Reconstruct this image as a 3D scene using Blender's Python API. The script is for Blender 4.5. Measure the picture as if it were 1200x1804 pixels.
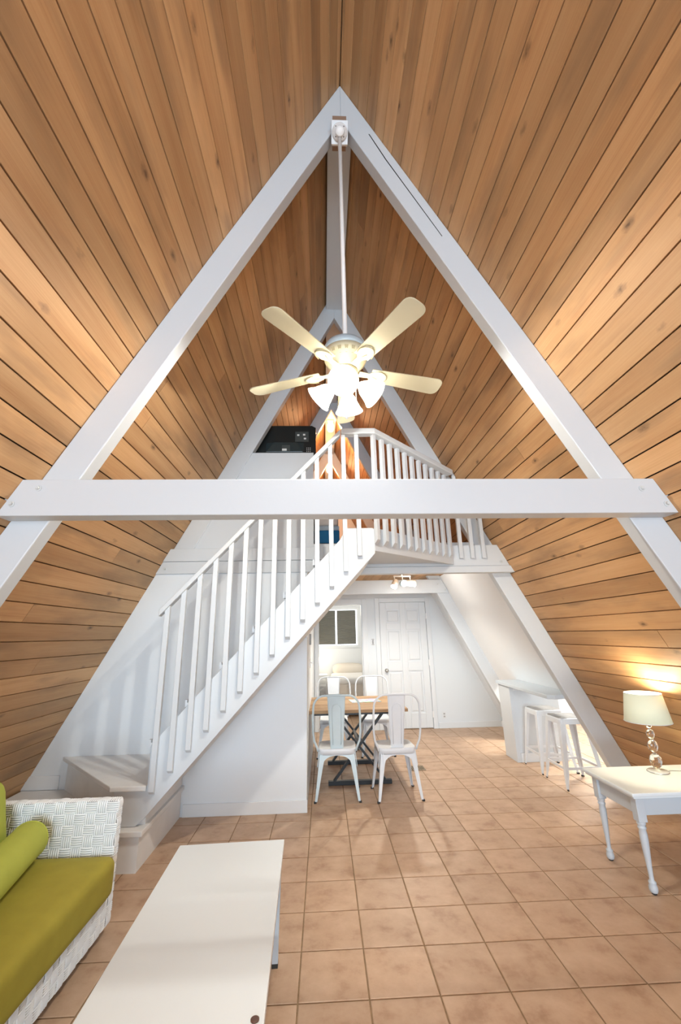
import bpy, bmesh, math, random
from mathutils import Matrix, Vector
random.seed(7)
S = bpy.context.scene
COL = S.collection
for o in list(bpy.data.objects):
    bpy.data.objects.remove(o)

# ------------------------------------------------------------------ camera
FPX = 742.3067
CAMZ = 1.5141
RR = [[0.9990805, -0.0379125, -0.0200183], [0.0086018, -0.2801689, 0.9599122], [0.0420012, 0.9592018, 0.2795852]]
cd = bpy.data.cameras.new('camera'); cam = bpy.data.objects.new('camera', cd); COL.objects.link(cam)
cd.sensor_fit = 'VERTICAL'; cd.sensor_height = 36.0; cd.sensor_width = 24.0
cd.lens = FPX / 1804 * 36.0; cd.clip_start = 0.05
r, u, f = [Vector(v) for v in RR]
m = Matrix((( r.x, u.x, -f.x, 0), (r.y, u.y, -f.y, 0), (r.z, u.z, -f.z, CAMZ), (0, 0, 0, 1)))
cam.matrix_world = m
S.camera = cam

# ------------------------------------------------------------------ world, light, exposure
W = bpy.data.worlds.new('sky'); S.world = W; W.use_nodes = True
bg = W.node_tree.nodes['Background']; bg.inputs[0].default_value = (0.70, 0.86, 1.0, 1); bg.inputs[1].default_value = 1.3
S.view_settings.view_transform = 'Standard'; S.view_settings.look = 'None'
S.view_settings.gamma = 1.0; S.view_settings.use_curve_mapping = False
S.view_settings.exposure = 1.08

def area(name, loc, rot, sx, sy, power, color):
    l = bpy.data.lights.new(name, 'AREA'); l.shape = 'RECTANGLE'; l.size = sx; l.size_y = sy; l.energy = power; l.color = color
    o = bpy.data.objects.new(name, l); COL.objects.link(o); o.location = loc; o.rotation_euler = rot
    return o
def point(name, loc, power, color, radius=0.05):
    l = bpy.data.lights.new(name, 'POINT'); l.energy = power; l.color = color; l.shadow_soft_size = radius
    o = bpy.data.objects.new(name, l); COL.objects.link(o); o.location = loc
    return o
# daylight through the glazed front gable behind the photographer
area('gable_daylight', (0.15, -5.4, 1.75), (math.radians(106), 0, 0), 4.8, 3.2, 250, (0.74, 0.88, 1.0))

# ------------------------------------------------------------------ mesh helpers
class MB:
    def __init__(s): s.v = []; s.f = []
    def add(s, vs, fs):
        b = len(s.v); s.v += [tuple(v) for v in vs]; s.f += [tuple(b + i for i in q) for q in fs]; return s
    def box(s, x0, x1, y0, y1, z0, z1):
        return s.add([(x0,y0,z0),(x1,y0,z0),(x1,y1,z0),(x0,y1,z0),(x0,y0,z1),(x1,y0,z1),(x1,y1,z1),(x0,y1,z1)],
                     [(0,3,2,1),(4,5,6,7),(0,1,5,4),(1,2,6,5),(2,3,7,6),(3,0,4,7)])
    def prism(s, pts, a0, a1, axis='y'):
        n = len(pts)
        def P(p, a):
            return (p[0], a, p[1]) if axis == 'y' else ((p[0], p[1], a) if axis == 'z' else (a, p[0], p[1]))
        vs = [P(p, a0) for p in pts] + [P(p, a1) for p in pts]
        fs = [tuple(range(n)), tuple(range(2*n-1, n-1, -1))] + [(i, i+n, (i+1) % n + n, (i+1) % n) for i in range(n)]
        return s.add(vs, fs)
    def bar(s, p, q, w, h, up=(0,0,1)):
        p = Vector(p); q = Vector(q); d = (q-p).normalized(); up = Vector(up)
        if abs(d.dot(up)) > .98: up = Vector((0,1,0))
        a = d.cross(up).normalized()*w/2; b = a.cross(d).normalized()*h/2
        vs = [p-a-b, p+a-b, p+a+b, p-a+b, q-a-b, q+a-b, q+a+b, q-a+b]
        return s.add(vs, [(0,3,2,1),(4,5,6,7),(0,1,5,4),(1,2,6,5),(2,3,7,6),(3,0,4,7)])
    def tube(s, path, rad, n=10, closed=False, cap=True):
        path = [Vector(p) for p in path]; N = len(path); rings = []; ref = None
        for i, p in enumerate(path):
            if closed: d = path[(i+1) % N]-path[i-1]
            else: d = path[min(i+1, N-1)]-path[max(i-1, 0)]
            d.normalize()
            if ref is None:
                ref = Vector((0,0,1)) if abs(d.z) < .9 else Vector((1,0,0))
            a = (ref - d*ref.dot(d)).normalized(); ref = a; b = d.cross(a)
            rr = rad[i] if isinstance(rad, (list, tuple)) else rad
            rings.append([p + (a*math.cos(t)+b*math.sin(t))*rr for t in [2*math.pi*k/n for k in range(n)]])
        vs = [v for g in rings for v in g]; fs = []
        for i in range(N if closed else N-1):
            j = (i+1) % N
            for k in range(n):
                fs.append((i*n+k, i*n+(k+1) % n, j*n+(k+1) % n, j*n+k))
        if cap and not closed:
            fs.append(tuple(range(n-1, -1, -1))); fs.append(tuple((N-1)*n+k for k in range(n)))
        return s.add(vs, fs)
    def lathe(s, prof, n=24, c=(0,0,0), cap=True, M=None):
        vs = []; fs = []
        for (r, z) in prof:
            for k in range(n):
                t = 2*math.pi*k/n; v = Vector((r*math.cos(t), r*math.sin(t), z))
                if M is not None: v = M @ v
                vs.append(v + Vector(c))
        for i in range(len(prof)-1):
            for k in range(n):
                fs.append((i*n+k, i*n+(k+1) % n, (i+1)*n+(k+1) % n, (i+1)*n+k))
        if cap:
            fs.append(tuple(range(n-1, -1, -1))); fs.append(tuple((len(prof)-1)*n+k for k in range(n)))
        return s.add(vs, fs)
    def rbox(s, x0, x1, y0, y1, z0, z1, rad, n=8, bulge=0.0):
        h = Vector(((x1-x0)/2, (y1-y0)/2, (z1-z0)/2)); c = Vector(((x0+x1)/2, (y0+y1)/2, (z0+z1)/2))
        ts = [math.sin(math.pi/2*(2*i/n-1)) for i in range(n+1)]
        for ax in range(3):
            for sg in (-1, 1):
                vs = []; fs = []
                for i in range(n+1):
                    for j in range(n+1):
                        p = [0,0,0]; p[ax] = sg; p[(ax+1) % 3] = ts[i]; p[(ax+2) % 3] = ts[j]
                        q = Vector([p[k]*h[k] for k in range(3)])
                        inn = Vector([max(-(h[k]-rad), min(h[k]-rad, q[k])) for k in range(3)])
                        d = q-inn
                        if d.length > 1e-9: q = inn + d.normalized()*rad
                        q.z += bulge*(1-p[0]**2)*(1-p[1]**2)*(1 if p[2] > 0 else -.3)
                        vs.append(q+c)
                for i in range(n):
                    for j in range(n):
                        a = i*(n+1)+j; qd = (a, a+n+1, a+n+2, a+1)
                        fs.append(qd if sg > 0 else qd[::-1])
                s.add(vs, fs)
        return s
    def build(s, name, mat, parent=None, bev=0, smooth=False, weld=False):
        me = bpy.data.meshes.new(name); me.from_pydata(s.v, [], s.f); me.update()
        bm = bmesh.new(); bm.from_mesh(me)
        if weld: bmesh.ops.remove_doubles(bm, verts=bm.verts, dist=1e-5)
        bmesh.ops.recalc_face_normals(bm, faces=bm.faces); bm.to_mesh(me); bm.free()
        if smooth:
            for pl in me.polygons: pl.use_smooth = True
        o = bpy.data.objects.new(name, me); COL.objects.link(o)
        if mat: me.materials.append(mat)
        if parent: o.parent = parent
        if bev:
            b = o.modifiers.new('bevel', 'BEVEL'); b.width = bev; b.segments = 2; b.limit_method = 'ANGLE'; b.angle_limit = math.radians(40)
        return o
def B(*a): return MB().box(*a)
def tag(o, label, cat, group=None, kind=None):
    o['label'] = label; o['category'] = cat
    if group: o['group'] = group
    if kind: o['kind'] = kind
    return o
def thing(name, label, cat, loc=(0,0,0), rotz=0, group=None):
    o = bpy.data.objects.new(name, None); COL.objects.link(o); o.empty_display_size = .1
    o.location = loc; o.rotation_euler = (0,0,rotz)
    return tag(o, label, cat, group)
def struct(o, label=None, cat=None):
    o['kind'] = 'structure'
    if label: o['label'] = label; o['category'] = cat
    return o
def dup(root, loc, rotz, label):
    r = root.copy(); COL.objects.link(r); r.location = loc; r.rotation_euler = (0,0,rotz); r['label'] = label
    for ch in list(root.children):
        c = ch.copy(); COL.objects.link(c); c.parent = r
        for g in ch.children:
            d = g.copy(); COL.objects.link(d); d.parent = c
    return r

# ------------------------------------------------------------------ materials
def mat(name, col, rough=.5, metal=0, bump=0, bscale=40, var=0, spec=.5, emit=None, estr=0, trans=0, ior=1.45, alpha=1):
    m = bpy.data.materials.new(name); m.use_nodes = True; nt = m.node_tree; p = nt.nodes['Principled BSDF']
    p.inputs['Base Color'].default_value = (*col, 1); p.inputs['Roughness'].default_value = rough; p.inputs['Metallic'].default_value = metal
    p.inputs['Specular IOR Level'].default_value = spec; p.inputs['IOR'].default_value = ior
    p.inputs['Transmission Weight'].default_value = trans
    if emit: p.inputs['Emission Color'].default_value = (*emit, 1); p.inputs['Emission Strength'].default_value = estr
    if bump or var:
        tc = nt.nodes.new('ShaderNodeTexCoord'); n = nt.nodes.new('ShaderNodeTexNoise'); n.inputs['Scale'].default_value = bscale; n.inputs['Detail'].default_value = 5
        nt.links.new(tc.outputs['Object'], n.inputs['Vector'])
        if bump:
            b = nt.nodes.new('ShaderNodeBump'); b.inputs['Strength'].default_value = bump; b.inputs['Distance'].default_value = .01
            nt.links.new(n.outputs['Fac'], b.inputs['Height']); nt.links.new(b.outputs['Normal'], p.inputs['Normal'])
        if var:
            rmp = nt.nodes.new('ShaderNodeValToRGB')
            rmp.color_ramp.elements[0].position = .3; rmp.color_ramp.elements[1].position = .7
            rmp.color_ramp.elements[0].color = (*[c*(1-var) for c in col], 1); rmp.color_ramp.elements[1].color = (*[min(1, c*(1+var)) for c in col], 1)
            nt.links.new(n.outputs['Fac'], rmp.inputs['Fac']); nt.links.new(rmp.outputs['Color'], p.inputs['Base Color'])
    return m

def wood(name, dark, mid, light, knots=True, rough=.55, along='y', across=9, rnd=.24):
    m = bpy.data.materials.new(name); m.use_nodes = True; nt = m.node_tree; N = nt.nodes; L = nt.links
    p = N['Principled BSDF']; p.inputs['Roughness'].default_value = rough; p.inputs['Specular IOR Level'].default_value = .35
    tc = N.new('ShaderNodeTexCoord'); oi = N.new('ShaderNodeObjectInfo')
    off = N.new('ShaderNodeVectorMath'); off.operation = 'SCALE'; off.inputs[0].default_value = (37.1, 91.7, 13.3)
    L.new(oi.outputs['Random'], off.inputs['Scale'])
    ad = N.new('ShaderNodeVectorMath'); ad.operation = 'ADD'; L.new(tc.outputs['Object'], ad.inputs[0]); L.new(off.outputs[0], ad.inputs[1])
    def mapped(sc):
        mp = N.new('ShaderNodeMapping'); mp.inputs['Scale'].default_value = sc; L.new(ad.outputs[0], mp.inputs['Vector']); return mp
    s1 = (across, .5, across) if along == 'y' else (.5, across, across)
    n1 = N.new('ShaderNodeTexNoise'); n1.inputs['Scale'].default_value = 1; n1.inputs['Detail'].default_value = 3; n1.inputs['Distortion'].default_value = .6
    L.new(mapped(s1).outputs[0], n1.inputs['Vector'])
    s2 = (150, 3, 150) if along == 'y' else (3, 150, 150)
    n2 = N.new('ShaderNodeTexNoise'); n2.inputs['Scale'].default_value = 1; n2.inputs['Detail'].default_value = 3
    L.new(mapped(s2).outputs[0], n2.inputs['Vector'])
    mx = N.new('ShaderNodeMath'); mx.operation = 'MULTIPLY_ADD'; mx.inputs[1].default_value = .35
    L.new(n2.outputs['Fac'], mx.inputs[0]); 
    sc = N.new('ShaderNodeMath'); sc.operation = 'MULTIPLY'; sc.inputs[1].default_value = .65; L.new(n1.outputs['Fac'], sc.inputs[0]); L.new(sc.outputs[0], mx.inputs[2])
    rp = N.new('ShaderNodeValToRGB'); e = rp.color_ramp.elements
    e[0].position = .25; e[0].color = (*dark, 1); e[1].position = .72; e[1].color = (*light, 1)
    k = rp.color_ramp.elements.new(.48); k.color = (*mid, 1)
    L.new(mx.outputs[0], rp.inputs['Fac'])
    hv = N.new('ShaderNodeHueSaturation')
    mr = N.new('ShaderNodeMapRange'); mr.inputs['To Min'].default_value = 1-rnd; mr.inputs['To Max'].default_value = 1+rnd*.6
    L.new(oi.outputs['Random'], mr.inputs['Value']); L.new(mr.outputs[0], hv.inputs['Value']); L.new(rp.outputs['Color'], hv.inputs['Color'])
    last = hv.outputs['Color']
    if knots:
        vo = N.new('ShaderNodeTexVoronoi'); vo.inputs['Scale'].default_value = 1; vo.inputs['Randomness'].default_value = 1
        L.new(mapped((7.5, 3.6, .01) if along == 'y' else (3.6, 7.5, .01)).outputs[0], vo.inputs['Vector'])
        kr = N.new('ShaderNodeValToRGB'); kr.color_ramp.elements[0].position = .03; kr.color_ramp.elements[0].color = (1,1,1,1); kh = kr.color_ramp.elements.new(.085); kh.color = (.5,.5,.5,1)
        kr.color_ramp.elements[2].position = .19; kr.color_ramp.elements[2].color = (0,0,0,1)
        nk = N.new('ShaderNodeTexNoise'); nk.inputs['Scale'].default_value = 1; nk.inputs['Detail'].default_value = 4; L.new(mapped((60, 38, 60)).outputs[0], nk.inputs['Vector'])
        nd = N.new('ShaderNodeMath'); nd.operation = 'MULTIPLY_ADD'; nd.inputs[1].default_value = .16; L.new(nk.outputs['Fac'], nd.inputs[0])
        sb = N.new('ShaderNodeMath'); sb.operation = 'SUBTRACT'; sb.inputs[1].default_value = .08; L.new(vo.outputs['Distance'], sb.inputs[0]); L.new(sb.outputs[0], nd.inputs[2])
        L.new(nd.outputs[0], kr.inputs['Fac'])
        # keep only some of the cells
        gt = N.new('ShaderNodeMath'); gt.operation = 'GREATER_THAN'; gt.inputs[1].default_value = .58
        sx = N.new('ShaderNodeSeparateColor'); L.new(vo.outputs['Color'], sx.inputs[0]); L.new(sx.outputs[0], gt.inputs[0])
        ml = N.new('ShaderNodeMath'); ml.operation = 'MULTIPLY'; L.new(kr.outputs['Color'], ml.inputs[0]); L.new(gt.outputs[0], ml.inputs[1])
        m8 = N.new('ShaderNodeMath'); m8.operation = 'MULTIPLY'; m8.inputs[1].default_value = .85; L.new(ml.outputs[0], m8.inputs[0])
        mixk = N.new('ShaderNodeMix'); mixk.data_type = 'RGBA'; L.new(m8.outputs[0], mixk.inputs['Factor']); L.new(last, mixk.inputs['A']); mixk.inputs['B'].default_value = (.06, .03, .015, 1)
        last = mixk.outputs['Result']
        # grey weathering stains
        n3 = N.new('ShaderNodeTexNoise'); n3.inputs['Scale'].default_value = 1; n3.inputs['Detail'].default_value = 4
        L.new(mapped((6, 1.3, 1)).outputs[0], n3.inputs['Vector'])
        r3 = N.new('ShaderNodeValToRGB'); r3.color_ramp.elements[0].position = .50; r3.color_ramp.elements[1].position = .74
        r3.color_ramp.elements[1].color = (.55,.55,.55,1)
        L.new(n3.outputs['Fac'], r3.inputs['Fac'])
        mixs = N.new('ShaderNodeMix'); mixs.data_type = 'RGBA'; L.new(r3.outputs['Color'], mixs.inputs['Factor']); L.new(last, mixs.inputs['A']); mixs.inputs['B'].default_value = (.17, .11, .065, 1)
        last = mixs.outputs['Result']
    L.new(last, p.inputs['Base Color'])
    b = N.new('ShaderNodeBump'); b.inputs['Strength'].default_value = .12; b.inputs['Distance'].default_value = .004
    L.new(n2.outputs['Fac'], b.inputs['Height']); L.new(b.outputs['Normal'], p.inputs['Normal'])
    return m

def tilemat():
    m = bpy.data.materials.new('terracotta_tile'); m.use_nodes = True; nt = m.node_tree; N = nt.nodes; L = nt.links
    p = N['Principled BSDF']; p.inputs['Roughness'].default_value = .46
    tc = N.new('ShaderNodeNewGeometry'); n = N.new('ShaderNodeTexNoise'); n.inputs['Scale'].default_value = 7; n.inputs['Detail'].default_value = 7; n.inputs['Roughness'].default_value = .62
    oi = N.new('ShaderNodeObjectInfo')
    sc = N.new('ShaderNodeVectorMath'); sc.operation = 'SCALE'; sc.inputs[0].default_value = (51, 17, 93); L.new(oi.outputs['Random'], sc.inputs['Scale'])
    ad = N.new('ShaderNodeVectorMath'); ad.operation = 'ADD'; L.new(tc.outputs['Position'], ad.inputs[0]); L.new(sc.outputs[0], ad.inputs[1])
    L.new(ad.outputs[0], n.inputs['Vector'])
    rp = N.new('ShaderNodeValToRGB'); e = rp.color_ramp.elements
    e[0].position = .30; e[0].color = (.39, .24, .150, 1); e[1].position = .68; e[1].color = (.59, .42, .295, 1)
    k = e.new(.46); k.color = (.51, .345, .23, 1)
    L.new(n.outputs['Fac'], rp.inputs['Fac'])
    hv = N.new('ShaderNodeHueSaturation'); mr = N.new('ShaderNodeMapRange'); mr.inputs['To Min'].default_value = .93; mr.inputs['To Max'].default_value = 1.06
    L.new(oi.outputs['Random'], mr.inputs['Value']); L.new(mr.outputs[0], hv.inputs['Value']); L.new(rp.outputs['Color'], hv.inputs['Color'])
    L.new(hv.outputs['Color'], p.inputs['Base Color'])
    return m

M_plank = wood('pine_plank', (.46, .238, .104), (.57, .334, .160), (.655, .41, .21))
M_deck = mat('dark_roof_deck', (.05, .028, .014), .9)
M_white = mat('white_painted_timber', (.63, .675, .72), .42, bump=.05, bscale=25)
M_wall = mat('white_wall_paint', (.76, .815, .865), .6, bump=.03, bscale=60)
M_trim = mat('white_trim_paint', (.76, .80, .84), .4)
M_tread = mat('grey_white_tread_paint', (.80, .83, .85), .5, var=.04, bscale=6)
M_tile = tilemat()
M_grout = mat('brown_grout', (.29, .195, .11), .9, var=.2, bscale=30)
M_weave = mat('white_wicker_strand', (.80, .84, .87), .45)
M_wback = mat('wicker_backing', (.42, .42, .42), .8)
M_olive = mat('olive_green_fabric', (.37, .325, .042), .85, bump=.1, bscale=9, var=.06)
M_lime = mat('lime_green_fabric', (.47, .54, .09), .85, bump=.08, bscale=8, var=.05)
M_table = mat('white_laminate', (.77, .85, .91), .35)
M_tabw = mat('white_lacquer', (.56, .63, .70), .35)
M_chair = mat('white_powder_coat_metal', (.72, .76, .81), .3, metal=.0, var=.03, bscale=8)
M_chairb = mat('pale_blue_powder_coat_metal', (.56, .67, .72), .33, var=.04, bscale=8)
M_stoolseat = mat('grey_stool_seat', (.30, .29, .28), .5, var=.25, bscale=14)
M_rubber = mat('dark_rubber', (.03, .03, .03), .7)
M_black = mat('black_painted_steel', (.015, .018, .022), .4)
M_tvb = mat('black_plastic', (.012, .016, .017), .3)
M_tvlab = mat('white_sticker', (.75, .78, .78), .5)
M_tvport = mat('grey_socket_panel', (.05, .06, .06), .5)
M_fan = mat('cream_fan_enamel', (.56, .52, .37), .4)
M_fanblue = mat('enamel_blue_reflection', (.38, .47, .54), .35)  # blue-grey reflection on the motor cap, painted in as its base colour
M_vent = mat('dark_slot', (.30, .27, .17), .7)
M_rod = mat('white_metal', (.84, .85, .86), .35)
M_shade = mat('lit_frosted_glass', (1, .97, .9), .4, emit=(1.0, .95, .85), estr=3)
def frosted(m, tint):
    nt = m.node_tree; p = nt.nodes['Principled BSDF']; out = nt.nodes['Material Output']
    t = nt.nodes.new('ShaderNodeBsdfTranslucent'); t.inputs[0].default_value = (*tint, 1)
    a = nt.nodes.new('ShaderNodeAddShader'); nt.links.new(p.outputs[0], a.inputs[0]); nt.links.new(t.outputs[0], a.inputs[1]); nt.links.new(a.outputs[0], out.inputs[0])
    p.inputs['Base Color'].default_value = (.5, .48, .44, 1)
frosted(M_shade, (.62, .58, .50))
M_jar = mat('lit_jar_glass', (1, .9, .7), .4, emit=(1.0, .84, .60), estr=6)
M_lampshade = mat('cream_lamp_shade_fabric', (.66, .69, .54), .8, emit=(.93, .95, .74), estr=.10)
M_glass = mat('clear_crystal', (1, 1, 1), .02, trans=1, ior=1.5)
M_chrome = mat('chrome', (.75, .75, .76), .15, metal=1)
M_nickel = mat('brushed_nickel', (.5, .49, .47), .3, metal=1)
M_brown = mat('brown_plug', (.10, .045, .03), .5)
M_rawwood = mat('raw_wood_block', (.30, .19, .13), .7)
M_blind = mat('grey_cellular_shade', (.20, .20, .18), .9)
M_bed = mat('cream_bedding', (.80, .74, .66), .85, bump=.2, bscale=5)
M_sheet = mat('white_bedding', (.86, .85, .83), .85, bump=.15, bscale=4)
M_blue = mat('blue_blanket', (.02, .20, .48), .8)
M_lblue = mat('pale_blue_sheet', (.50, .66, .80), .8)
M_kwall = mat('kitchen_white', (.84, .88, .92), .5)
M_dtop = wood('dining_board', (.20, .10, .045), (.40, .25, .13), (.55, .38, .22), knots=False, along='x', across=20, rnd=.2)
M_spot = mat('lit_spot_lens', (1, 1, 1), .3, emit=(1, .97, .9), estr=25)
M_ltblue = mat('pale_blue_metal', (.45, .58, .64), .4)
M_grille = mat('tan_grille', (.34, .27, .18), .5)
M_dark = mat('dark_gap', (.02, .018, .016), .8)
M_screw = mat('painted_steel', (.62, .66, .68), .4)
def printmat():
    m = bpy.data.materials.new('colourful_print'); m.use_nodes = True; nt = m.node_tree; p = nt.nodes['Principled BSDF']; p.inputs['Roughness'].default_value = .4
    tc = nt.nodes.new('ShaderNodeTexCoord'); v = nt.nodes.new('ShaderNodeTexVoronoi'); v.inputs['Scale'].default_value = 22
    hs = nt.nodes.new('ShaderNodeMix'); hs.data_type = 'RGBA'; hs.inputs['Factor'].default_value = .55; hs.inputs['B'].default_value = (.55, .62, .68, 1)
    nt.links.new(tc.outputs['Object'], v.inputs['Vector']); nt.links.new(v.outputs['Color'], hs.inputs['A']); nt.links.new(hs.outputs['Result'], p.inputs['Base Color'])
    return m
M_print = printmat()

# ------------------------------------------------------------------ house geometry constants
XC, ZA = .165, 5.74
SR, SL = 2.00, 1.93
VH = .40                      # vertical depth of a rafter
FR = [2.28, 4.40, 6.64, 8.85] # front faces of the A-frames
FT = .095                     # rafter thickness
Y0, Y1 = -5.6, 11.2
LOFT = 2.39
def xr(z): return XC+(ZA-z)/SR
def xl(z): return XC-(ZA-z)/SL
YW = 4.36                     # wall behind the stairs
YB = 7.60                     # wall with the door

# ------------------------------------------------------------------ floor and tiles
T = .31; TX = -.4057*T; TY = 7.5142*T
fl = struct(B(-3.2, 4.6, Y0, Y1, -.10, -.004).build('floor', M_grout), 'tan ceramic tile floor of the A-frame room', 'floor')
def tilemesh():
    h = T/2-.0035; c = .003
    vs = []
    for (a, z) in ((h, -.006), (h, -.0015), (h-c, 0)):
        vs += [(-a,-a,z),(a,-a,z),(a,a,z),(-a,a,z)]
    fs = [(8,9,10,11)]
    for k in (0, 4):
        for i in range(4):
            j = (i+1) % 4; fs.append((k+i, k+j, k+4+j, k+4+i))
    return vs, fs
tv, tf = tilemesh()
tme = bpy.data.meshes.new('tile'); tme.from_pydata(tv, [], tf); tme.update(); tme.materials.append(M_tile)
cands = []; rest = MB()
for i in range(-9, 15):
    for j in range(-25, 28):
        cx = TX+(i+.5)*T; cy = TY+(j+.5)*T
        if cx < -3.1 or cx > 4.5 or cy < Y0 or cy > Y1-.1: continue
        d = Vector((cx, cy, -CAMZ)); z = d.dot(f)
        vis = False
        if z > .3:
            px = 600+FPX*d.dot(r)/z; py = 902-FPX*d.dot(u)/z
            vis = -40 < px < 1240 and py < 1880 and cy < 7.7 and not (cx < -.2 and cy > 4.4) and not (cx < -1.35) and not (cx > 3.3)
        if vis: cands.append((cy, cx))
        else: rest.add([(cx+a, cy+b, c) for a, b, c in tv], tf)
cands.sort()
for n_, (cy, cx) in enumerate(cands):
    if n_ < 300:
        o = bpy.data.objects.new('tile', tme); COL.objects.link(o); o.location = (cx, cy, 0); o.parent = fl
    else: rest.add([(cx+a, cy+b, c) for a, b, c in tv], tf)
ro = rest.build('tile_field', M_tile, fl); ro['kind'] = 'stuff'

# ------------------------------------------------------------------ sloping plank walls
PW = .1345
def slope_side(side):
    s = SR if side > 0 else SL
    n = math.sqrt(1+s*s); d = Vector((side/n, 0, -s/n)); outn = Vector((side*s/n, 0, 1/n))
    tmax = ZA/(s/n)
    off = .031 if side > 0 else .056
    # backing deck
    mb = MB()
    def slab(t0, t1, y0, y1):
        P = []
        for (t, h) in ((t0, .027), (t1, .027), (t1, .09), (t0, .09)):
            q = Vector((XC, 0, ZA))+d*t+outn*h; P.append((q.x, q.z))
        mb.prism(P, y0, y1, 'y')
    tk = (ZA-.88)*n/s
    slab(-.03, tk, Y0, Y1)
    if side > 0:
        slab(tk, tmax+.05, Y0, 4.5); slab(tk, tmax+.05, YB-.05, Y1)
    else: slab(tk, tmax+.05, Y0, Y1)
    w = mb.build('wall_right' if side > 0 else 'wall_left', M_deck)
    struct(w, 'sloping pine plank wall on the %s side, rising to the ridge' % ('right' if side > 0 else 'left'), 'wall')
    w.visible_shadow = True
    cache = {}
    def plank(wd, ln):
        key = (round(wd, 4), round(ln, 3))
        if key in cache: return cache[key]
        h = wd/2; c = .0012; g = .0038
        sec = [(-h+g, .027), (-h+g, c), (-h+c+g, 0), (h-c-g, 0), (h-g, c), (h-g, .027)]
        vs = [(x, -ln/2, z) for x, z in sec]+[(x, ln/2, z) for x, z in sec]; k = len(sec)
        fs = [(i, i+1, i+1+k, i+k) for i in range(k-1)]+[tuple(range(k)), tuple(range(2*k-1, k-1, -1))]
        me = bpy.data.meshes.new('plank'); me.from_pydata(vs, [], fs); me.update(); me.materials.append(M_plank)
        bm = bmesh.new(); bm.from_mesh(me); bmesh.ops.recalc_face_normals(bm, faces=bm.faces); bm.to_mesh(me); bm.free()
        cache[key] = me; return me
    rows = int((tmax-off)/PW)+2
    for k in range(rows):
        t0 = max(off+(k-1)*PW, .0); t1 = min(off+k*PW, tmax)
        if t1-t0 < .02: continue
        tc_ = (t0+t1)/2; zc = ZA-tc_*s/n
        yend = Y1 if zc > LOFT-.05 else 4.46
        cuts = [Y0]
        cuts.append(random.choice([FR[0]+.05, FR[0]+.05, FR[0]+.05, FR[1]+.05, random.uniform(2.6, 4.2)]))
        if cuts[-1] > 4.3: cuts[-1] = 4.42
        if yend > 5:
            if cuts[-1] < 4.3: cuts.append(FR[1]+.045)
            cuts.append(FR[2]+.05)
        cuts.append(yend)
        for a, b in zip(cuts[:-1], cuts[1:]):
            if b-a < .1: continue
            me = plank(t1-t0, b-a-.002)
            o = bpy.data.objects.new('plank', me); COL.objects.link(o); o.parent = w
            yv = Vector((0, 1 if side > 0 else -1, 0)); pos = Vector((XC, (a+b)/2, ZA))+d*tc_+outn*random.uniform(0, .002)
            o.matrix_world = Matrix(((d.x, yv.x, outn.x, pos.x), (d.y, yv.y, outn.y, pos.y), (d.z, yv.z, outn.z, pos.z), (0,0,0,1)))
    return w
wl = slope_side(-1); wr = slope_side(1)

struct(MB().prism([(XC-.12, ZA+.02), (XC+.12, ZA+.02), (XC, ZA+.24)], Y0, Y1).build('trim_1', M_deck), 'dark ridge cap along the peak of the roof', 'trim')
# white panelling on the right slope under the loft
def rp_(z, inset): return (xr(z)-inset*math.sqrt(1+SR*SR)/SR, z)
MB().prism([rp_(LOFT-.02, .012), rp_(.82, .012), rp_(.82, -.02), rp_(LOFT-.02, -.02)], 4.50, 6.66).build('wall_panel', M_kwall, wr)
MB().prism([rp_(LOFT-.02, .012), rp_(.0, .012), rp_(.0, -.02), rp_(LOFT-.02, -.02)], 6.70, YB).build('wall_panel', M_kwall, wr)

# ------------------------------------------------------------------ A-frames
pos_words = ['nearest A-frame, in front of the fan rod', 'A-frame at the loft edge', 'third A-frame inside the loft', 'farthest A-frame deep in the loft']
for i, y in enumerate(FR):
    for side in (-1, 1):
        s, X = (SR, xr) if side > 0 else (SL, xl)
        zb = 0.0
        P = [(XC, ZA), (X(zb), zb), (X(zb)-side*VH/s, zb), (XC, ZA-VH)]
        o = MB().prism(P, y, y+FT).build('rafter', M_white, bev=.006)
        struct(o, 'white painted %s rafter of the %s' % ('right' if side > 0 else 'left', pos_words[i]), 'rafter')
fr_ = [o for o in bpy.data.objects if o.name.startswith('rafter') and 'right' in o['label'] and 'nearest' in o['label']][0]
MB().prism([(.375, 5.195), (.382, 5.195), (.50, 4.93), (.86, 4.20), (.855, 4.20), (.492, 4.93)], 2.2788, 2.281).build('crack', M_dark, fr_)
# ridge beams between the frames
for i in range(4):
    a = FR[i]+FT; b = FR[i+1] if i < 3 else Y1
    o = B(XC-.10, XC+.10, a, b, 5.465, 5.535).build('ridge_beam', M_white, bev=.004)
    struct(o, ['white ridge beam between the nearest A-frame and the loft edge frame', 'white ridge beam just past the loft edge frame', 'white ridge beam over the first jar light in the loft', 'white ridge beam over the farthest jar light'][i], 'beam')

def bolt(mb, x, y, z, rr=.017):
    Mx = Matrix.Rotation(math.radians(90), 3, 'X')
    mb.lathe([(rr, 0), (rr, .004), (rr*.55, .005), (rr*.55, .014), (rr*.45, .017)], 14, (x, y, z), M=Mx)
# tie beam of the front frame
tb = struct(MB().prism([(xl(2.343)-.02, 2.343), (xl(2.142)-.02, 2.142), (xr(2.128)+.02, 2.128), (xr(2.330)+.02, 2.330)], 2.172, 2.279).build('tie_beam', M_white, bev=.004), 'long white tie beam bolted across the nearest A-frame', 'beam')
for (x, z) in ((-1.507, 2.293), (-1.630, 2.206), (1.794, 2.270), (1.917, 2.180)):
    mb = MB(); bolt(mb, x, 2.1725, z); mb.build('bolt', M_screw, tb)

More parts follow.
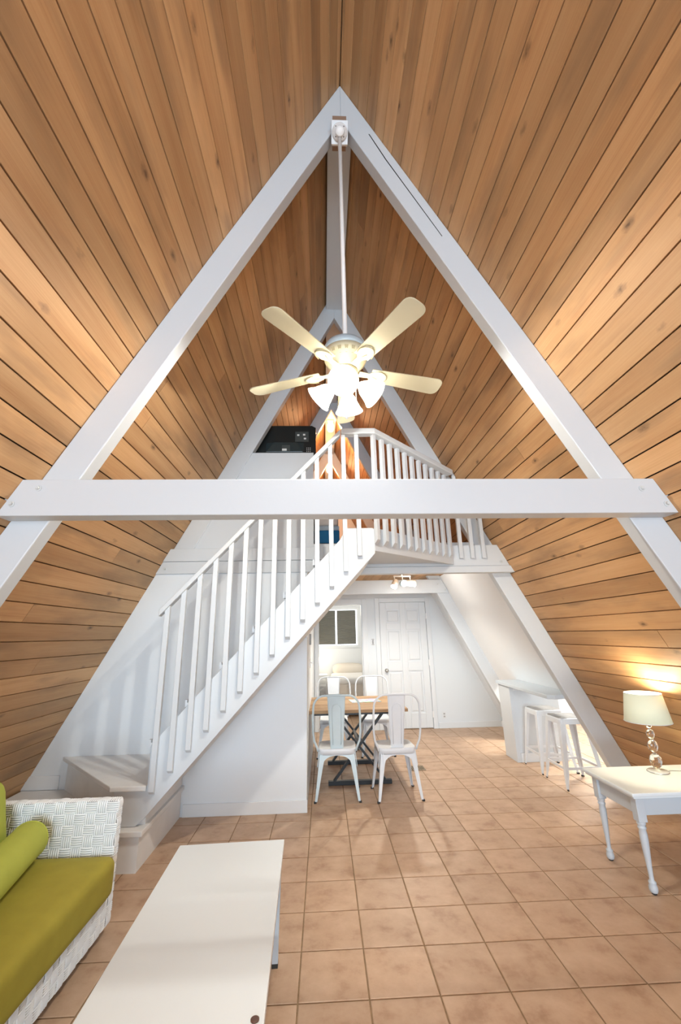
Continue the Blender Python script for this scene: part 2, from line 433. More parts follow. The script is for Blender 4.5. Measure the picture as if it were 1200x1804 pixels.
# ------------------------------------------------------------------ loft beams at the mid frame
lb = struct(MB().prism([(xl(2.395), 2.395), (xl(2.265), 2.265), (.0, 2.265), (.0, 2.395)], 4.33, 4.398).build('loft_beam', M_white, bev=.003), 'white upper loft edge board behind the stair balusters', 'beam')
lb2 = struct(MB().prism([(xl(2.263), 2.263), (xl(2.14), 2.14), (.0, 2.14), (.0, 2.263)], 4.34, 4.398).build('loft_beam', M_white, bev=.003), 'white lower loft edge board with bolt behind the stair balusters', 'beam')
mb = MB(); bolt(mb, -1.607, 4.3405, 2.194); mb.build('bolt', M_screw, lb2)
rb = struct(MB().prism([(.0, 2.395), (.0, 2.175), (xr(2.175), 2.175), (xr(2.395), 2.395)], 4.31, 4.398).build('loft_beam', M_white, bev=.004), 'white loft edge beam right of the landing', 'beam')
mb = MB(); bolt(mb, 1.86, 4.3105, 2.215); mb.build('bolt', M_screw, rb)
rb2 = struct(MB().prism([(.0, 2.173), (.0, 2.105), (xr(2.105)+.01, 2.105), (xr(2.173)+.01, 2.173)], 4.30, 4.398).build('loft_beam', M_white, bev=.004), 'thin white bottom strip under the right loft edge beam', 'beam')
hb = struct(MB().prism([(-.1, 2.32), (-.1, 2.11), (xr(2.11)-.02, 2.11), (xr(2.32)-.02, 2.32)], 6.60, 6.638).build('header_beam', M_white, bev=.003), 'white header beam under the loft before the door wall', 'beam')
for (x, z) in ((1.904, 2.158), (1.795, 2.248)):
    mb = MB(); bolt(mb, x, 6.6005, z, .014); mb.build('bolt', M_screw, hb)

# loft floor = ceiling of the dining area, planks underneath
ce = struct(MB().prism([(xl(2.41), 2.41), (xl(2.45), 2.45), (xr(2.45), 2.45), (xr(2.41), 2.41)], 4.43, Y1).build('ceiling', M_white), 'plank ceiling under the loft floor', 'ceiling')
x = -.15; k = 0
cme = None
while x < 1.80:
    o = B(0, PW-.004, 4.43, YB, 2.385, 2.41).build('plank', M_plank, ce) if cme is None else bpy.data.objects.new('plank', cme)
    if cme is None: cme = o.data
    else: COL.objects.link(o); o.parent = ce
    o.location = (x, 0, 0); x += PW

# ------------------------------------------------------------------ walls
ws = MB().prism([(xl(2.14), 2.14), (xl(0), 0), (-.166, 0), (-.166, 2.14)], YW, 4.46).build('wall_stair', M_wall)
struct(ws, 'white wall behind and under the staircase', 'wall')
struct(B(-1.26, -.16, YW-.012, YW, 0, .10).build('baseboard_stair', M_trim, bev=.003), 'white baseboard under the staircase wall', 'baseboard')
struct(B(-2.72, -2.36, YW-.012, YW, .25, .36).build('baseboard_landing', M_trim, bev=.003), 'short white baseboard above the bottom stair landing', 'baseboard')
wp = struct(B(-.26, -.166, 4.46, YB, 0, 2.40).build('wall_partition', M_wall), 'white side wall running back to the bedroom doorway', 'wall')
th = thing('wall_intercom', 'small grey box high on the narrow side wall', 'wall box', (-.166, 5.1, 1.47))
B(0, .02, -.05, .05, -.06, .06).build('body', mat('grey_plastic', (.4, .42, .43), .5), th, bev=.003)
B(.02, .023, -.03, .03, -.01, .04).build('faceplate', M_trim, th)
tk_ = thing('key_hook', 'small white hook plate on the narrow side wall', 'hook', (-.166, 5.25, 1.2))
B(0, .008, -.03, .03, -.05, .05).build('plate', M_trim, tk_, bev=.002); MB().tube([(.008,0,.01), (.03,0,0), (.035,0,.02)], .004, 6).build('hook', M_nickel, tk_)
# back wall with doorway
DX0, DX1 = .975, 1.80; DZ = 2.05
OX0, OX1 = -.10, .671; OZ = 2.03
mb = MB(); mb.box(-.26, OX0, YB, YB+.1, 0, 2.4); mb.box(OX0, OX1, YB, YB+.1, OZ, 2.4); mb.box(OX1, DX0, YB, YB+.1, 0, 2.4)
mb.box(DX0, DX1, YB, YB+.1, DZ, 2.4); mb.box(DX1, 4.5, YB, YB+.1, 0, 2.4)
struct(mb.build('wall_back', M_wall), 'pale wall with the closed door and bedroom doorway', 'wall')
struct(B(1.89, 3.06, YB-.013, YB, 0, .09).build('baseboard_back', M_trim, bev=.003), 'white baseboard right of the closed door', 'baseboard')
struct(MB().prism([(2.93, YB-.013), (3.05, 6.76), (3.07, 6.76), (2.95, YB-.013)], 0, .09, 'z').build('baseboard_corner', M_trim), 'short white baseboard running forward to the rafter foot', 'baseboard')
d2 = struct(MB().box(OX1, OX1+.085, YB-.02, YB, 0, OZ+.085).box(OX0-.06, OX0, YB-.02, YB, 0, OZ+.085).box(OX0, OX1, YB-.02, YB, OZ, OZ+.085).build('door_2', M_trim, bev=.004), 'white casing of the open bedroom doorway', 'doorway')
MB().box(OX1-.015, OX1, YB, YB+.1, 0, OZ).box(OX0, OX0+.015, YB, YB+.1, 0, OZ).box(OX0+.015, OX1-.015, YB, YB+.1, OZ-.015, OZ).build('jamb', M_trim, d2)
d1 = bpy.data.objects.new('door_1', None); COL.objects.link(d1); struct(d1, 'closed white six-panel door with a round knob', 'door'); d1.location = (DX0, YB, 0)
dw = DX1-DX0
# slab with recessed panels: stiles and rails, then raised panels
st = .115; mid = .10
rails = [(.012, .24), (.90, 1.05), (1.58, 1.69), (1.93, DZ-.006)]
mb = MB()
for x0, x1 in ((.004, st), (dw-st, dw-.004), (dw/2-mid/2, dw/2+mid/2)): mb.box(x0, x1, -.004, .035, .012, DZ-.006)
for z0, z1 in rails:
    mb.box(st, dw/2-mid/2, -.004, .035, z0, z1); mb.box(dw/2+mid/2, dw-st, -.004, .035, z0, z1)
slab = mb.build('slab', M_trim, d1, bev=.006)
B(st-.01, dw-st+.01, .012, .034, .02, DZ-.02).build('core', M_trim, d1)
for x0, x1 in ((st, dw/2-mid/2), (dw/2+mid/2, dw-st)):
    for z0, z1 in ((.24, .90), (1.05, 1.58), (1.69, 1.93)):
        g = .022
        pm = MB()
        a = [(x0+g, .012, z0+g), (x1-g, .012, z0+g), (x1-g, .012, z1-g), (x0+g, .012, z1-g)]; g2 = .042
        b = [(x0+g2, .0, z0+g2), (x1-g2, .0, z0+g2), (x1-g2, .0, z1-g2), (x0+g2, .0, z1-g2)]
        pm.add(a+b, [(4,5,6,7)]+[(i, (i+1) % 4, (i+1) % 4+4, i+4) for i in range(4)])
        pm.build('panel', M_trim, d1)
MB().box(-.075, 0, -.02, 0, 0, DZ+.075).box(dw, dw+.075, -.02, 0, 0, DZ+.075).box(0, dw, -.02, 0, DZ, DZ+.075).build('casing', M_trim, d1, bev=.005)
kb = MB().lathe([(.03, 0), (.03, .006), (.012, .01), (.012, .03), (.026, .04), (.03, .055), (.022, .068), (.005, .07)], 20, (1.06-DX0, -.004, .916), M=Matrix.Rotation(math.radians(90), 3, 'X')).build('knob', M_nickel, d1, smooth=True)
for z in (1.80, 1.027, .217): B(dw-.012, dw+.012, -.026, -.018, z-.05, z+.05).build('hinge', M_rod, d1, bev=.002)
# switch and outlet
sw = thing('light_switch', 'white toggle light switch between the doorway and the door', 'light switch', (.807+.04, YB, 1.383))
B(-.035, .035, -.006, 0, -.057, .057).build('plate', M_trim, sw, bev=.002); B(-.012, .012, -.008, -.006, -.025, .025).build('toggle_slot', mat('dark_slot2', (.18, .18, .18), .5), sw); B(-.006, .006, -.02, -.008, -.008, .008).build('toggle', M_trim, sw)
for z in (-.042, .042): B(-.02, .02, -.0075, -.006, z-.006, z+.006).build('marking', mat('grey_print', (.3, .3, .3), .5), sw)
ou = thing('wall_outlet', 'white double power outlet low on the wall right of the door', 'outlet', (1.989, YB, .178+.02))
B(-.035, .035, -.006, 0, -.057, .057).build('plate', M_trim, ou, bev=.002)
for z in (-.02, .02): B(-.014, .014, -.008, -.006, z-.013, z+.013).build('socket', mat('socket_grey', (.45, .45, .45), .5), ou)

# ------------------------------------------------------------------ bedroom behind the doorway
struct(B(-1.6, 2.4, 10.25, 10.35, 0, 2.4).build('wall_bedroom_far', M_kwall), 'far bedroom wall with the shaded window', 'wall')
struct(B(1.75, 1.85, YB+.1, 10.25, 0, 2.4).build('wall_bedroom_right', M_kwall), 'bedroom side wall', 'wall')
struct(B(-1.7, -1.6, YB+.1, 10.25, 0, 2.4).build('wall_bedroom_left', M_kwall), 'bedroom left wall', 'wall')
w1 = bpy.data.objects.new('window_1', None); COL.objects.link(w1); w1.location = (-.20, 10.25, 1.28); struct(w1, 'bedroom window with two grey shades and white frame', 'window')
ww, wh = .98, .80
MB().box(-.06, 0, -.03, 0, -.06, wh+.06).box(ww, ww+.06, -.03, 0, -.06, wh+.06).box(0, ww, -.03, 0, -.06, 0).box(0, ww, -.03, 0, wh, wh+.06).build('casing', M_trim, w1, bev=.004)
B(ww/2-.015, ww/2+.015, -.025, 0, 0, wh).build('mullion', mat('bright_mullion', (.9, .93, .95), .4), w1)
for x0, x1 in ((.012, ww/2-.02), (ww/2+.02, ww-.03)):
    sh = MB(); nz = 28
    for i in range(nz):
        z0 = .02+i*(wh-.03)/nz; z1 = .02+(i+1)*(wh-.03)/nz; zm = (z0+z1)/2
        sh.add([(x0,-.006,z0),(x1,-.006,z0),(x1,-.018,zm),(x0,-.018,zm),(x1,-.006,z1),(x0,-.006,z1)], [(0,1,2,3),(3,2,4,5)])
    sh.build('cellular_shade', M_blind, w1)
B(0, ww, -.004, 0, 0, wh).build('pane', mat('daylit_pane', (.9, .95, 1), .2, emit=(.85, .93, 1), estr=1.2), w1)
bd = thing('bed', 'bed with white and cream bedding seen through the bedroom doorway', 'bed', (.89, 9.30, 0))
B(-.72, .72, -.5, .9, .12, .35).build('base', M_bed, bd, bev=.02)
MB().rbox(-.74, .74, -.55, .9, .30, .66, .06, 8).build('mattress', M_bed, bd, smooth=True, weld=True)
MB().rbox(-.75, .75, -.58, .5, .58, .72, .06, 8, .02).build('duvet', M_sheet, bd, smooth=True, weld=True)
for x in (-.36, .36): MB().rbox(x-.34, x+.34, .45, .88, .66, .88, .09, 8, .03).build('pillow', M_bed, bd, smooth=True, weld=True)
for x in (-.65, .65):
    for y in (-.42, .85): B(x-.03, x+.03, y-.03, y+.03, 0, .13).build('leg', M_trim, bd)
ns = thing('nightstand', 'white nightstand with open lattice shelves beside the bed', 'nightstand', (-.13, 9.85, 0))
B(-.20, .20, -.2, .2, .66, .69).build('top', M_trim, ns, bev=.003)
for x in (-.17, .17):
    for y in (-.17, .17): MB().bar((x*1.05, y*1.05, 0), (x, y, .66), .03, .03).build('leg', M_trim, ns)
for z in (.25, .46): B(-.18, .18, -.18, .18, z, z+.02).build('shelf', M_trim, ns)
MB().bar((-.17, -.18, .27), (.17, -.18, .46), .015, .015).bar((-.17, -.165, .46), (.17, -.165, .27), .015, .015).build('lattice', M_trim, ns)
bl = thing('bedside_lamp', 'small lit bedside lamp glowing on the nightstand', 'lamp', (-.16, 9.85, .69))
MB().lathe([(.06, 0), (.06, .015), (.02, .03), (.035, .08), (.03, .14), (.01, .17), (.01, .20)], 16).build('base', M_trim, bl, smooth=True)
MB().lathe([(.10, .19), (.075, .36)], 20, cap=False).build('shade', mat('lit_bedside_shade', (1, .95, .85), .6, emit=(1, .9, .72), estr=3), bl, smooth=True)
point('bedside_light', (-.05, 9.6, 1.05), 3, (1, .84, .62), .1)
point('bedroom_fill', (.6, 8.8, 2.1), 14, (1, .90, .76), .25)  # unseen fill added to brighten the bedroom, no fixture hangs here

# ------------------------------------------------------------------ kitchen corner beyond the right slope
struct(B(4.4, 4.5, 4.5, YB, 0, 2.3).build('wall_kitchen', M_kwall), 'bright kitchen wall behind the breakfast bar', 'wall')
struct(MB().prism([(xr(0)+.06, 0), (4.5, 0), (4.5, 2.3), (xr(2.3)+.12, 2.3)], 4.50, 4.56).build('wall_kitchen_side', M_kwall), 'kitchen side wall beyond the slope', 'wall')
struct(B(xr(2.3)+.12, 4.5, 4.5, YB, 2.25, 2.3).build('ceiling_kitchen', M_kwall), 'kitchen ceiling', 'ceiling')
area('kitchen_light', (3.75, 6.0, 2.2), (0, 0, 0), .5, .9, 45, (1, .95, .86))

# ------------------------------------------------------------------ breakfast bar
bc = thing('breakfast_bar', 'white breakfast bar with overhanging top beside the two stools', 'counter', (0, 0, 0))
zt = .89
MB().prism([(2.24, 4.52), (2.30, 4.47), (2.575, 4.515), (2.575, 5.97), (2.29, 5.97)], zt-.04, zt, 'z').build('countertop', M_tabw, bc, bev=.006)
MB().prism([(2.33, 5.62), (2.93, 5.62), (2.93, 5.92), (2.33, 5.92)], 0, zt-.04, 'z').build('base_cabinet', M_white, bc, bev=.003)
B(2.31, 2.36, 5.60, 5.94, 0, zt-.041).build('end_panel', M_white, bc, bev=.004)
B(2.361, 2.95, 5.60, 5.618, 0, .10).build('toe_board', M_trim, bc, bev=.003)
B(2.36, 2.95, 5.605, 5.618, zt-.09, zt-.042).build('rail', M_trim, bc, bev=.003)
# shelf end beyond the far side of the bar top
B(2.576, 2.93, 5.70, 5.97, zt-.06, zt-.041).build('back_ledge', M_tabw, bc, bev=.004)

# ------------------------------------------------------------------ staircase
stc = thing('staircase', 'white painted staircase rising right to the loft landing', 'staircase')
YS = 3.50
def low(x): return .617+1.107*(x+.972)
def upp(x): return .818+1.075*(x+1.224)
MB().prism([(-1.335, .252), (-1.28, low(-1.28)+.02), (.44, low(.44)-.01), (.44, 2.385), (.20, 2.385), (.14, upp(.14)), (-1.275, upp(-1.275)), (-1.275, .505), (-1.505, .505), (-1.505, .252)], YS, YS+.04).build('stringer', M_white, stc, bev=.003)
MB().prism([(-1.18, low(-1.18)+.02), (.40, low(.40)-.01), (.40, low(.40)+.05), (-1.18, low(-1.18)+.08)], YS+.04, YW-.013).build('soffit', M_wall, stc)
# bottom landing and first step
MB().prism([(-1.28, 3.45), (-1.28, YW-.014), (xl(0)+.05, YW-.014), (xl(0)+.05, 3.45)], 0, .215, 'z').build('landing_base', M_tread, stc)
MB().prism([(-1.255, 3.425), (-1.255, YW-.014), (xl(.25)+.01, YW-.014), (xl(.25)+.01, 3.425)], .215, .25, 'z').build('tread', M_tread, stc, bev=.005)
MB().prism([(-1.50, 3.542), (-1.28, 3.542), (-1.28, YW-.014), (-2.30, YW-.014)], .25, .475, 'z').build('riser', M_tread, stc)
MB().prism([(-1.525, 3.475), (-1.275, 3.475), (-1.275, YW-.001), (-2.36, YW-.001)], .475, .508, 'z').build('tread', M_tread, stc, bev=.005)
for k in range(6):
    xn = -1.304+.244*k; z = .772+.2675*k
    B(xn, xn+.27, YS+.041, YW-.002, z-.03, z).build('tread', M_tread, stc, bev=.003)
    B(xn+.02, xn+.04, YS+.041, YW-.002, z-.265, z-.031).build('riser', M_wall, stc)
    B(xn-.004, xn+.012, YS+.0405, YS+.075, z-.03, z+.02).build('nosing_end', M_trim, stc)
# stair balusters and handrail
def rail_z(x): return 1.738+1.0755*(x+1.29)-.048   # underside line
BX = [-1.235+.1186*i for i in range(14)]
for i, x in enumerate(BX[:12]):
    zb = .723+1.093*(x+.993); zt_ = rail_z(x)-.004
    mb = MB(); w = .019
    mb.add([(x-w,3.464,zb+.012),(x+w,3.464,zb+.012),(x+w,3.499,zb-.012),(x-w,3.499,zb-.012),(x-w,3.464,zt_-.016),(x+w,3.464,zt_+.016),(x+w,3.499,zt_+.016),(x-w,3.499,zt_-.016)],
           [(0,3,2,1),(4,5,6,7),(0,1,5,4),(1,2,6,5),(2,3,7,6),(3,0,4,7)])
    mb.build('baluster', M_white, stc, bev=.002)
def sweep(pts, half, h, z_off=0):
    # rectangular rail through points, mitred in plan
    mb = MB(); V = []
    for i, p in enumerate(pts):
        a = Vector(pts[max(i-1, 0)]); b = Vector(pts[min(i+1, len(pts)-1)]); p = Vector(p)
        d1_ = (p-a); d2_ = (b-p); d = Vector(((d1_.normalized()+d2_.normalized()).x if d1_.length and d2_.length else (b-a).x, (d1_.normalized()+d2_.normalized()).y if d1_.length and d2_.length else (b-a).y, 0)).normalized()
        nrm = Vector((d.y, -d.x, 0))
        k = half
        V += [p-nrm*k-Vector((0,0,h)), p+nrm*k-Vector((0,0,h)), p+nrm*k, p-nrm*k]
    n = len(pts); F = [(0,1,2,3), tuple(4*(n-1)+i for i in (3,2,1,0))]
    for i in range(n-1):
        for k in range(4): F.append((4*i+k, 4*i+(k+1) % 4, 4*i+4+(k+1) % 4, 4*i+4+k))
    return mb.add(V, F)
sweep([(-1.295, 3.482, 1.733), (-1.24, 3.482, 1.79), (.165, 3.482, 3.302)], .040, .055).build('handrail', M_white, stc, bev=.008)

# ------------------------------------------------------------------ loft landing and railing
LP = [(.18, YS), (.44, YS), (1.37, 4.309), (.18, 4.309)]
ld = struct(MB().prism([(.20, YS+.041), (.43, YS+.041), (1.30, 4.298), (.20, 4.298)], 2.205, 2.385, 'z').build('landing', M_white), 'white landing platform jutting out at the top of the stairs', 'landing')
MB().prism([(.441, YS+.002), (1.36, 4.308), (1.325, 4.308), (.43, YS+.042)], 2.19, 2.392, 'z').build('fascia', M_white, ld, bev=.003)
MB().prism([(.201, YS+.045), (.425, YS+.045), (1.29, 4.297), (.201, 4.297)], 2.385, 2.40, 'z').build('deck', M_white, ld)
lr = thing('loft_railing', 'white baluster railing angling back around the loft landing', 'railing')
sweep([(.17, 3.482, 3.307), (.462, 3.482, 3.312), (1.392, 4.26, 3.215)], .042, .055).build('handrail', M_white, lr, bev=.008)
for x in BX[12:]:
    zb = .723+1.093*(x+.993); w = .019
    B(x-w, x+w, 3.464, 3.499, zb, 3.254).build('baluster', M_white, lr, bev=.002)
dv = Vector((1.31-.455, 4.245-3.47, 0)); dn = Vector((dv.y, -dv.x, 0)).normalized(); dd = dv.normalized()
for i in range(11):
    p = Vector((.462, 3.482, 0))+dv*(i/10); zt_ = 3.254-.10*(i/10)*(.9)
    mb = MB(); w = .0195
    A = p-dd*w+dn*.018; Bq = p+dd*w+dn*.018; Cq = p+dd*w-dn*.017; D = p-dd*w-dn*.017
    zb = 2.245
    vs = [Vector((A.x, A.y, zb+.035)), Vector((Bq.x, Bq.y, zb+.035)), Vector((Cq.x, Cq.y, zb)), Vector((D.x, D.y, zb))]
    vs += [Vector((q.x, q.y, zt_)) for q in (A, Bq, Cq, D)]
    mb.add(vs, [(0,3,2,1),(4,5,6,7),(0,1,5,4),(1,2,6,5),(2,3,7,6),(3,0,4,7)]).build('baluster', M_white, lr, bev=.002)
for x in (1.436, 1.555, 1.675):
    zt_ = ZA-SR*(x+.017-XC)-.012; w = .019
    MB().prism([(x-w, 2.25), (x+w, 2.25), (x+w, zt_), (x-w, zt_+.066)], 4.272, 4.308).build('baluster', M_white, lr, bev=.002)

# ------------------------------------------------------------------ loft half wall, television, bed, jar lights
hw = struct(MB().prism([(xl(2.39)+.2, 2.39), (-.10, 2.39), (-.10, 3.505), (xl(3.505)+.205, 3.505)], 4.415, 4.429).build('wall_loft', M_white), 'white half wall of the loft below the television', 'wall')
B(-.92, -.10, 4.4295, 4.85, 3.47, 3.505).build('shelf', M_wall, hw)
B(-.098, -.075, 4.46, 4.52, 2.45, 2.86).build('dark_edge', M_dark, hw)
tv_ = thing('television', 'black flat television seen from behind on the loft half wall', 'television', (-.42, 4.60, 3.506))
MB().prism([(-.37, .02), (.33, .02), (.345, .035), (.345, .40), (.30, .425), (-.37, .425)], -.02, .03).build('casing', M_tvb, tv_, bev=.004)
hmp = MB(); hmp.add([(-.24,-.02,.055),(.20,-.02,.055),(.20,-.02,.20),(-.24,-.02,.20),(-.24,-.075,.06),(.20,-.075,.06),(.12,-.06,.19),(-.14,-.06,.19)], [(4,5,6,7),(0,1,5,4),(1,2,6,5),(2,3,7,6),(3,0,4,7)])
hmp.build('rear_hump', mat('glossy_dark_plastic', (.03, .045, .05), .22), tv_, bev=.006)
B(-.20, .16, -.03, .06, 0, .02).build('stand', M_tvb, tv_, bev=.004)
B(.10, .26, -.0225, -.02, .215, .345).build('socket_panel', M_tvport, tv_)
for (x, z, c) in ((.135, .30, M_tvlab), (.205, .305, M_tvlab), (.215, .255, M_tvlab)): B(x-.012, x+.014, -.026, -.0225, z-.010, z+.010).build('socket', c, tv_)
pl_ = B(-.05, .045, -.078, -.0755, .07, .145).build('rating_plate', M_tvport, tv_)
B(-.047, .006, -.0795, -.078, .073, .10).build('sticker', M_tvlab, tv_)
for i in range(3):
    for j in range(3): B(.235+i*.02, .243+i*.02, -.0235, -.02, .085+j*.022, .093+j*.022).build('port', M_tvlab, tv_)
B(.14, .19, -.0225, -.02, .085, .15).build('print_label', M_tvlab, tv_)
lbd = thing('loft_bed', 'bed with blue blanket up in the loft behind the balusters', 'bed', (-.22, 6.0, 2.45))
B(-.45, .45, 0, 1.9, .12, .34).build('frame', M_trim, lbd, bev=.01)
B(-.46, .46, -.012, 1.5, .345, .53).build('blanket', M_blue, lbd, bev=.012)
B(-.46, .46, -.012, 1.9, .532, .60).build('sheet', M_lblue, lbd, bev=.012)
MB().rbox(-.45, .45, -.01, 1.9, .602, .78, .05, 8).build('mattress_topper', M_sheet, lbd, smooth=True, weld=True)
for x in (-.4, .4):
    for y in (.05, 1.85): B(x-.03, x+.03, y-.03, y+.03, 0, .12).build('leg', M_trim, lbd)
for i, (y, lab) in enumerate(((7.28, 'upper of the two small jar lights glowing in the loft'), (9.40, 'lower and farther of the two small jar lights in the loft'))):
    t = thing('jar_light', lab, 'ceiling light', (XC-.005, y, 5.464), group='jar lights on the loft ridge beam')
    B(-.07, .07, -.07, .07, -.035, 0).build('base', mat('brass_base', (.55, .42, .25), .4, metal=.5), t, bev=.006)
    MB().lathe([(.045, -.035), (.045, -.06), (.06, -.08), (.065, -.17), (.05, -.215), (.01, -.225)], 18).build('jar', M_jar, t, smooth=True)
    point('jar_bulb', (XC, y-.16, 5.12), 24, (1, .52, .24), .06)
struct(MB().prism([(xl(2.45), 2.45), (xr(2.45), 2.45), (XC, ZA)], 11.05, 11.12).build('wall_gable', M_wall), 'far gable wall at the end of the loft', 'wall')

# glazing bars of the front gable behind the photographer
gm = MB(); gm.bar((xl(0)+.3, Y0+.02, .05), (xr(0)-.3, Y0+.02, .05), .06, .1); gm.bar((xl(2.4)+.05, Y0+.02, 2.35), (xr(2.4)-.05, Y0+.02, 2.35), .06, .1)
for x in (-1.0, XC, 1.3): gm.bar((x, Y0+.02, 0), (x, Y0+.02, ZA-1.95*abs(x-XC)-.1), .06, .06)
struct(gm.build('window_2', M_white), 'white glazing bars of the tall front window', 'window')

# ------------------------------------------------------------------ ceiling fan
FX, FY = .150, 2.268
fan = thing('ceiling_fan', 'cream five-blade ceiling fan with lit glass shades on a long rod', 'ceiling fan', (FX, FY, 3.06))
z0 = 3.06
def zl(z): return z-z0
B(-.052, .052, -.055, .10, zl(5.14), zl(5.272)).build('mounting_block', M_rawwood, fan)
tm = Matrix.Translation((0, -.035, zl(5.125))) @ Matrix.Rotation(math.radians(-42), 4, 'X')
mp_ = B(-.062, .062, -.07, .07, -.012, .045).build('mounting_plate', M_trim, fan, bev=.004); mp_.matrix_local = tm
cn = MB().lathe([(.057, -.012), (.057, -.022), (.050, -.038), (.034, -.044), (.034, -.054), (.026, -.062), (.012, -.064)], 28).build('canopy', M_rod, fan, smooth=True); cn.matrix_local = tm
for k in range(4):
    a_ = math.radians(45+90*k); MB().lathe([(.004, -.047), (.003, -.049)], 8, (.042*math.cos(a_), .042*math.sin(a_), .006)).build('screw', M_dark, cn)
MB().lathe([(.0145, zl(5.10)), (.0145, zl(3.30))], 16, (0, -.03, 0)).build('downrod', M_rod, fan, smooth=True)
MB().lathe([(.02, .255), (.035, .25), (.04, .225), (.125, .205), (.137, .18), (.137, .15)], 36).build('motor_cap', M_fanblue, fan, smooth=True)
mh = MB().lathe([(.137, .15), (.138, .125), (.125, .085), (.10, .06), (.085, .035), (.06, .03)], 40).build('motor_housing', M_fan, fan, smooth=True)
for k in range(20):
    a = 2*math.pi*k/20; c, s_ = math.cos(a), math.sin(a)
    mb = MB(); e = (-s_*.0075, c*.0075)
    def q(rad, zz, w): return (c*rad-s_*w, s_*rad+c*w, zz)
    mb.add([q(.1385, .118, -.012), q(.1385, .118, .012), q(.119, .078, .005), q(.119, .078, -.005)], [(0,1,2,3)])
    mb.build('vent_slot', M_vent, mh)
MB().lathe([(.075, .03), (.078, .0), (.07, -.03), (.06, -.05), (.058, -.075), (.03, -.085)], 28).build('switch_housing', M_fan, fan, smooth=True)
blade_a = [15.8, 87.0, 158.0, 230.5, 300.5]
def blade_mesh():
    L0, L1 = .165, .665; N = 22; pts = []
    def hw(x):
        t = (x-L0)/(L1-L0); return .050+.020*t
    top = []
    for i in range(N+1):
        x = L0+(L1-L0-.05)*i/N; top.append((x, hw(x)))
    # rounded tip
    xe = L1-.05; h = hw(xe)
    for i in range(1, 12):
        a = math.pi/2*(1-i/12); top.append((xe+.05*math.cos(a), h*(1-.0)*(math.sin(a)**.6)))
    out = top+[(L1, 0)]+[(x, -y) for x, y in reversed(top)]
    return MB().prism(out, -.004, .004, 'z')
bm_ = None
for k, a in enumerate(blade_a):
    if bm_ is None:
        o = blade_mesh().build('blade', M_fan, fan, bev=.002); bm_ = o
    else:
        o = bm_.copy(); COL.objects.link(o)
    BMX = Matrix.Rotation(math.radians(a), 4, 'Z') @ Matrix.Translation((0,0,.03)) @ Matrix.Rotation(math.radians(-11), 4, 'X')
    o.matrix_local = BMX
    # blade iron: flared bracket with an oval end plate below the blade
    bi = MB()
    bi.prism([(.085, -.022), (.15, -.018), (.185, -.042), (.225, -.045), (.262, -.030), (.275, 0), (.262, .030), (.225, .045), (.185, .042), (.15, .018), (.085, .022)], -.012, -.0045, 'z')
    bo = bi.build('blade_iron', M_fan, fan, bev=.002)
    bo.matrix_local = BMX
    arc = MB().tube([(.20+.07*math.cos(t), .050*math.sin(t), -.013) for t in [math.pi*(-.5+i/12) for i in range(13)]], .003, 6)
    ao = arc.build('iron_rim', M_vent, bo)
    mb = MB().bar((.175, 0, -.0135), (.21, .012, -.0135), .006, .003); mb.build('iron_slot', M_vent, bo)
shade_prof = [(.020, 0), (.030, -.012), (.046, -.035), (.058, -.065), (.070, -.095), (.088, -.122)]
for k in range(4):
    a = math.radians(-9+90*k)
    Rm = Matrix.Rotation(a, 3, 'Z') @ Matrix.Rotation(math.radians(-48), 3, 'Y')
    arm = MB().tube([(.04*math.cos(a), .04*math.sin(a), -.06), (.07*math.cos(a), .07*math.sin(a), -.06), (.085*math.cos(a), .085*math.sin(a), -.075)], .012, 8).build('lamp_arm', M_fan, fan, smooth=True)
    sh = MB().lathe(shade_prof, 24, (.085*math.cos(a), .085*math.sin(a), -.075), cap=False, M=Rm).build('glass_shade', M_shade, fan, smooth=True)
    lp = Rm @ Vector((0, 0, -.076)); point('fan_bulb_light', (FX+.085*math.cos(a)+lp.x, FY+.085*math.sin(a)+lp.y, 3.06-.075+lp.z), 25, (1, .95, .85), .015)
    MB().lathe([(.006, -.02), (.018, -.03), (.020, -.045), (.012, -.055), (.002, -.058)], 12, (.085*math.cos(a), .085*math.sin(a), -.075), M=Rm).build('bulb', M_shade, sh, smooth=True)
for (x, y, zz) in ((.055, -.05, -.245), (-.005, -.06, -.30)):
    MB().tube([(x, y, -.06), (x, y, zz)], .0016, 5).build('pull_chain', M_rod, fan)
    MB().lathe([(.003, .01), (.007, 0), (.010, -.025), (.006, -.035)], 10, (x, y, zz)).build('chain_knob', M_trim, fan, smooth=True)

# ------------------------------------------------------------------ track spotlight under the loft
tr = thing('track_light', 'three-head spotlight fixture on the plank ceiling under the loft', 'spotlight', (1.08, 6.05, 2.384))
MB().tube([(.05, 0, -.02), (.05, 0, -.075)], .012, 10).build('stem', M_rod, tr)
B(-.07, .175, -.012, .012, -.09, -.07).build('crossbar', M_rod, tr, bev=.003)
B(-.06, .16, -.04, .04, -.025, 0).build('base', M_rod, tr, bev=.004)
def head(cx, aim, m1, lens, lab):
    aim = Vector(aim).normalized(); zq = Vector((0,0,1)).rotation_difference(aim).to_matrix()
    h = MB().lathe([(.030, -.06), (.040, -.055), (.046, .055), (.050, .068), (.041, .062)], 20, (cx, -.02, -.185), M=zq).build('lamp_head', m1, tr, smooth=True)
    MB().lathe([(.042, .0635), (.001, .0645)], 20, (cx, -.02, -.185), cap=False, M=zq).build('lens', lens, h)
    MB().tube([(cx, 0, -.08), (cx, -.01, -.13)], .008, 8).build('swivel', M_rod, tr)
head(-.06, (-.35, -.55, -.75), M_rod, M_spot, 0)
head(.055, (.05, -1, -.05), M_ltblue, mat('unlit_lens', (.35, .48, .55), .2), 1)
head(.165, (1, .1, -.05), M_rod, M_rod, 2)
